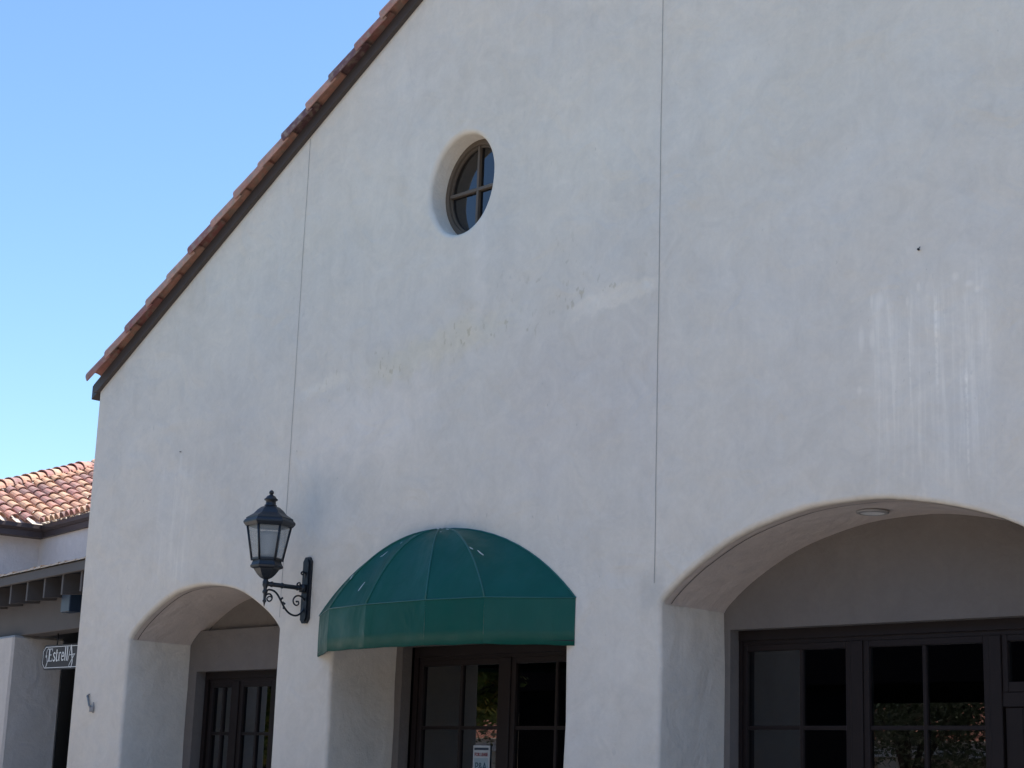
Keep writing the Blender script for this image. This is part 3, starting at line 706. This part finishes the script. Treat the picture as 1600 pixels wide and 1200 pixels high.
# dark box under the lean-to and hanging sign
bx = MB(); bx.box(1.86, 2.15, -.10, .06, 3.58, 3.88, .01, fr=f2); o = bx.build('hanging_box', M['navy']); o['label'] = 'dark blue box fixed under the timber rafters at the wall edge'; o['category'] = 'box'
SGN = empty('hanging_sign', (-20.2, 2.0, 3.24), 'dark hanging board with white border and the lettering Estrella', 'sign')
xa, xb, za, zc = -20.87, -19.35, 2.925, 3.25; c_ = .07
oc = [(xa+c_, za), (xb-c_, za), (xb, za+c_), (xb, zc-c_), (xb-c_, zc), (xa+c_, zc), (xa, zc-c_), (xa, za+c_)]
b = MB(); b.prism(oc, 2.0, 2.05); b.build('board', M['signboard'], SGN)
ins = lambda d: [(xa+c_+d*.45, za+d), (xb-c_-d*.45, za+d), (xb-d, za+c_+d*.45), (xb-d, zc-c_-d*.45), (xb-c_-d*.45, zc-d), (xa+c_+d*.45, zc-d), (xa+d, zc-c_-d*.45), (xa+d, za+c_+d*.45)]
b = MB(); i1, i2 = ins(.022), ins(.030); b.rings([[(x, 1.998, z) for x, z in i1], [(x, 1.998, z) for x, z in i2]], smooth=False); b.build('border', M['white'], SGN)
lt = MB()
def stroke(pts, wd, n=1):
    P = [Vector((p[0], p[1])) for p in pts]
    if len(P) > 2: P = [Vector((q.x, q.y)) for q in interp([(p.x, p.y, 0) for p in P], 5)]
    Lr, Rr2 = [], []
    for i, p in enumerate(P):
        t = (P[min(i+1, len(P)-1)]-P[max(0, i-1)]).normalized(); nn = Vector((-t.y, t.x))
        ww = wd[0]+(wd[1]-wd[0])*i/(len(P)-1) if isinstance(wd, tuple) else wd
        Lr.append((x0s+(p.x+nn.x*ww/2)*u_, 1.997, z0s+(p.y+nn.y*ww/2)*u_)); Rr2.append((x0s+(p.x-nn.x*ww/2)*u_, 1.997, z0s+(p.y-nn.y*ww/2)*u_))
    lt.rings([Lr, Rr2], smooth=False, closed=False)
u_ = .205; x0s, z0s = -20.73, 3.035   # cap height .17
T, t1 = .13, .05
# E with a swash ring
stroke([(.22, 0), (.22, .80)], T); stroke([(.05, .79), (.58, .79)], t1); stroke([(.56, .80), (.56, .64)], .05); stroke([(.22, .41), (.48, .41)], t1); stroke([(.05, .02), (.60, .02)], t1); stroke([(.58, .0), (.60, .17)], .05)
stroke([(.10, .86), (-.10, .70), (-.14, .40), (-.05, .20), (.02, -.05), (-.05, -.22), (-.10, -.36)], (.03, .07)); stroke([(-.22, .33), (-.06, .33)], .14)
def ls(x):  stroke([(x+.28, .46), (x+.16, .54), (x+.05, .44), (x+.15, .30), (x+.27, .16), (x+.17, .01), (x+.03, .08)], .085)
ls(.68)
stroke([(1.12, .74), (1.12, .10), (1.18, .02), (1.28, .06)], .10); stroke([(1.02, .52), (1.28, .52)], .05)
stroke([(1.43, 0), (1.43, .54)], .11); stroke([(1.43, .40), (1.52, .53), (1.64, .50)], .08); stroke([(1.35, .02), (1.53, .02)], .04)
stroke([(1.74, .30), (1.98, .30), (1.98, .44), (1.87, .54), (1.76, .42), (1.74, .22), (1.82, .03), (2.0, .10)], .075)
for lx_ in (2.16, 2.40): stroke([(lx_, 0), (lx_, .88)], .11); stroke([(lx_-.08, .02), (lx_+.09, .02)], .04); stroke([(lx_-.08, .86), (lx_, .86)], .05)
stroke([(2.52, -.02), (2.80, .96)], .05); stroke([(2.80, .98), (3.06, .0), (2.98, -.42)], (.13, .06)); stroke([(2.60, .34), (3.35, .40)], .05); stroke([(3.30, .40), (2.72, -.30), (3.0, -.44)], .05)
lt.build('lettering', M['white'], SGN)
for hx in (-20.55, -19.65): b = MB(); b.tube([(hx, 2.02, 3.25), (hx, 2.02, 3.42)], .012, 6); b.build('hanger', M['iron'], SGN)
# farther tiled roof peeping over on the far left
FR = empty('far_tiled_roof', (-33.5, 9, 0), 'sliver of another clay tile roof rising behind at the far left', 'building')
ff = MB(); fd = MB(); E0 = Vector((-35.2, 9.2, 7.02)); up = frd(-1, 0, PT).normalized()
for i in range(10):
    for j in range(4):
        barrel(ff, E0+EY*(i*.26-1.6)+up*(j*.33), up, EY, nE, .40, .10, .08, .016, -.006, n=6)
ff.build('roof_tiles', M['clay'], FR)
fd.add([E0+EY*-1.8-nE*.02, E0+EY*1.1-nE*.02, E0+EY*1.1+up*1.6-nE*.02, E0+EY*-1.8+up*1.6-nE*.02], [(0, 1, 2, 3)])
fd.build('roof_deck', M['mortar'], FR)
fd = MB(); fd.box(-37, -35.4, 7.3, 10.5, 0, 6.95); fd.build('wall', M['stucco2'], FR)

# unseen wing added on the right to keep sky light off the jambs
WG = empty('sky_blocker_wing', (7, -8, 0), 'added out-of-frame stucco wing right of the gabled building, blocking sky light on the jambs', 'building')
b = MB(); b.box(6.5, 14, -24, -.2, -.2, 6.4, .02); b.build('wall', M['stucco2'], WG)
b = MB(); b.prism([(6.0, 6.4), (14.5, 6.4), (14.5, 6.6), (10.2, 8.4), (6.0, 6.6)], -24.3, -.15); b.build('roof', M['brown'], WG)
# ------------------------------------------------------------------ across the car park (seen in the glass)
PV = empty('shade_pavilion', (-15, -13, 0), 'dark flat-roofed patio shelter across the walk, mirrored in the door glass', 'shelter')
b = MB(); b.box(-40, -8.0, -15.5, -11.0, 3.34, 7.0, .02); b.build('roof', M['canopy'], PV)
b = MB(); b.box(-22.9, -15.6, -11.5, -11.2, 0, 3.34); b.build('wall', M['canopy'], PV)
b = MB(); b.box(-34, -26.2, -11.5, -11.2, 0, 3.34); b.build('wall', M['canopy'], PV)  # wall piece added to darken the reflection in the small arch door
b = MB(); b.box(-22.80, -22.72, -11.1, -11.02, 0, 2.95, .01); b.build('pole', M['beige'], PV)
for xx in (-39.5, -30, -8.3): b = MB(); b.box(xx, xx+.25, -11.6, -11.35, 0, 3.34, .01); b.build('post', M['canopy'], PV)
OB = empty('opposite_building', (-30, -48, 0), 'long beige arcade with columns and clay tile roof across the car park', 'building')
b = MB(); b.box(-80, 10, -56, -50, 0, 3.4); b.build('wall', M['beige'], OB)
for k in range(16): b = MB(); b.box(-78+k*5.6, -77.1+k*5.6, -48.3, -47.5, 0, 3.3, .03); b.build('column', M['beige'], OB)
b = MB(); b.box(-80, 10, -48.6, -47.3, 3.3, 3.9); b.build('beam', M['stucco2'], OB)
b = MB(); b.add([(-82, -46.9, 3.9), (12, -46.9, 3.9), (12, -56, 7.6), (-82, -56, 7.6)], [(0, 1, 2, 3)])
t = NT('far_tiles'); wv = t.n('ShaderNodeTexWave'); wv.inputs['Scale'].default_value = 1.1; t.t.links.new(t.co, wv.inputs[0])
tmat = t.out(t.mix(wv.outputs[1], (.22, .075, .045), (.62, .27, .17)), .85)
b.build('roof', tmat, OB)
def tree(loc, h, rad, label, mat, seed, cr=(1, 1, .8), nl=5200, grp=None):
    r = random.Random(seed); t_ = empty('tree', loc, label, 'tree', grp); x, y, z = loc
    tr = MB(); tr.tube([(x, y, z-.1), (x+.05, y, z+h*.25), (x-.1, y+.05, z+h*.5)], [.17, .13, .10], 10); cl = []
    for k in range(9):
        a = r.uniform(0, 6.28); e = r.uniform(.3, .95); q = Vector((x+rad*e*math.cos(a)*.7*cr[0], y+rad*e*math.sin(a)*.7*cr[1], z+h*r.uniform(.55, .95)))
        tr.tube([(x, y, z+h*.35), (Vector((x, y, z+h*.5))+q)/2, q], [.08, .05, .02], 6); cl.append(q)
    tr.build('trunk', M['bark'], t_)
    lv = MB()
    for k in range(26): cl.append(Vector((x+r.gauss(0, .45)*rad*cr[0], y+r.gauss(0, .45)*rad*cr[1], z+h*.66+r.gauss(0, .36)*rad*cr[2])))
    for k in range(nl):
        c = r.choice(cl); p = c+Vector((r.gauss(0, .3), r.gauss(0, .3), r.gauss(0, .24)))*rad*.42
        a = Vector((r.gauss(0, 1), r.gauss(0, 1), r.gauss(0, 1))).normalized(); b_ = a.orthogonal().normalized(); s_ = r.uniform(.05, .10)
        lv.add([p-a*s_, p+b_*s_*.5, p+a*s_, p-b_*s_*.5], [(0, 1, 2, 3)])
    lv.build('crown', mat, t_)
tree((-22.75, -9.2, 0), 5.2, 1.35, 'bushy green tree with yellowing leaves, mirrored in the door under the awning', M['leaf'], 2, nl=9000)
tree((-22.6, -24, 0), 5.2, 3.4, 'spreading grey-green tree mirrored in the window of the wide arch', M['olive'], 4, nl=16000)
tree((-31.5, -24, 0), 4.8, 3.0, 'second grey-green tree standing left of the spreading one in the car park', M['olive'], 6, nl=7000)
tree((-28.6, -8.8, 0), 4.0, 1.7, 'leafy green tree by the shelter, mirrored in the small arch door', M['leaf'], 8, (1, 1, 1.3), nl=13000)
CR = empty('parked_car', (-22, -19, 0), 'dark green parked car in the car park, mirrored in the wide arch window', 'car')
def carloop(x, hw, zs): return [(x, -hw, zs[0]), (x, -hw, zs[1]), (x, -hw*.93, zs[2]), (x, -hw*.72, zs[3]), (x, hw*.72, zs[3]), (x, hw*.93, zs[2]), (x, hw, zs[1]), (x, hw, zs[0])]
b = MB(); secs = [(-2.2, .7, (.35, .55, .7, .75)), (-2.0, .85, (.25, .6, .85, .9)), (-1.1, .9, (.22, .65, .93, 1.0)), (-.4, .9, (.22, .65, .95, 1.45)), (.3, .9, (.22, .65, .95, 1.5)), (1.2, .9, (.22, .65, .95, 1.42)), (1.9, .88, (.25, .65, .92, 1.0)), (2.2, .78, (.35, .6, .8, .9))]
b.rings([[(-22+p[0], -19+p[1], p[2]) for p in carloop(*s_)] for s_ in secs], cap=True); b.build('body', M['carpaint'], CR)
for wx in (-1.35, 1.35):
    for wy in (-.85, .85): b = MB(); b.tube([(-22+wx, -19+wy-.1, .32), (-22+wx, -19+wy+.1, .32)], .32, 18); b.build('wheel', M['tyre'], CR)
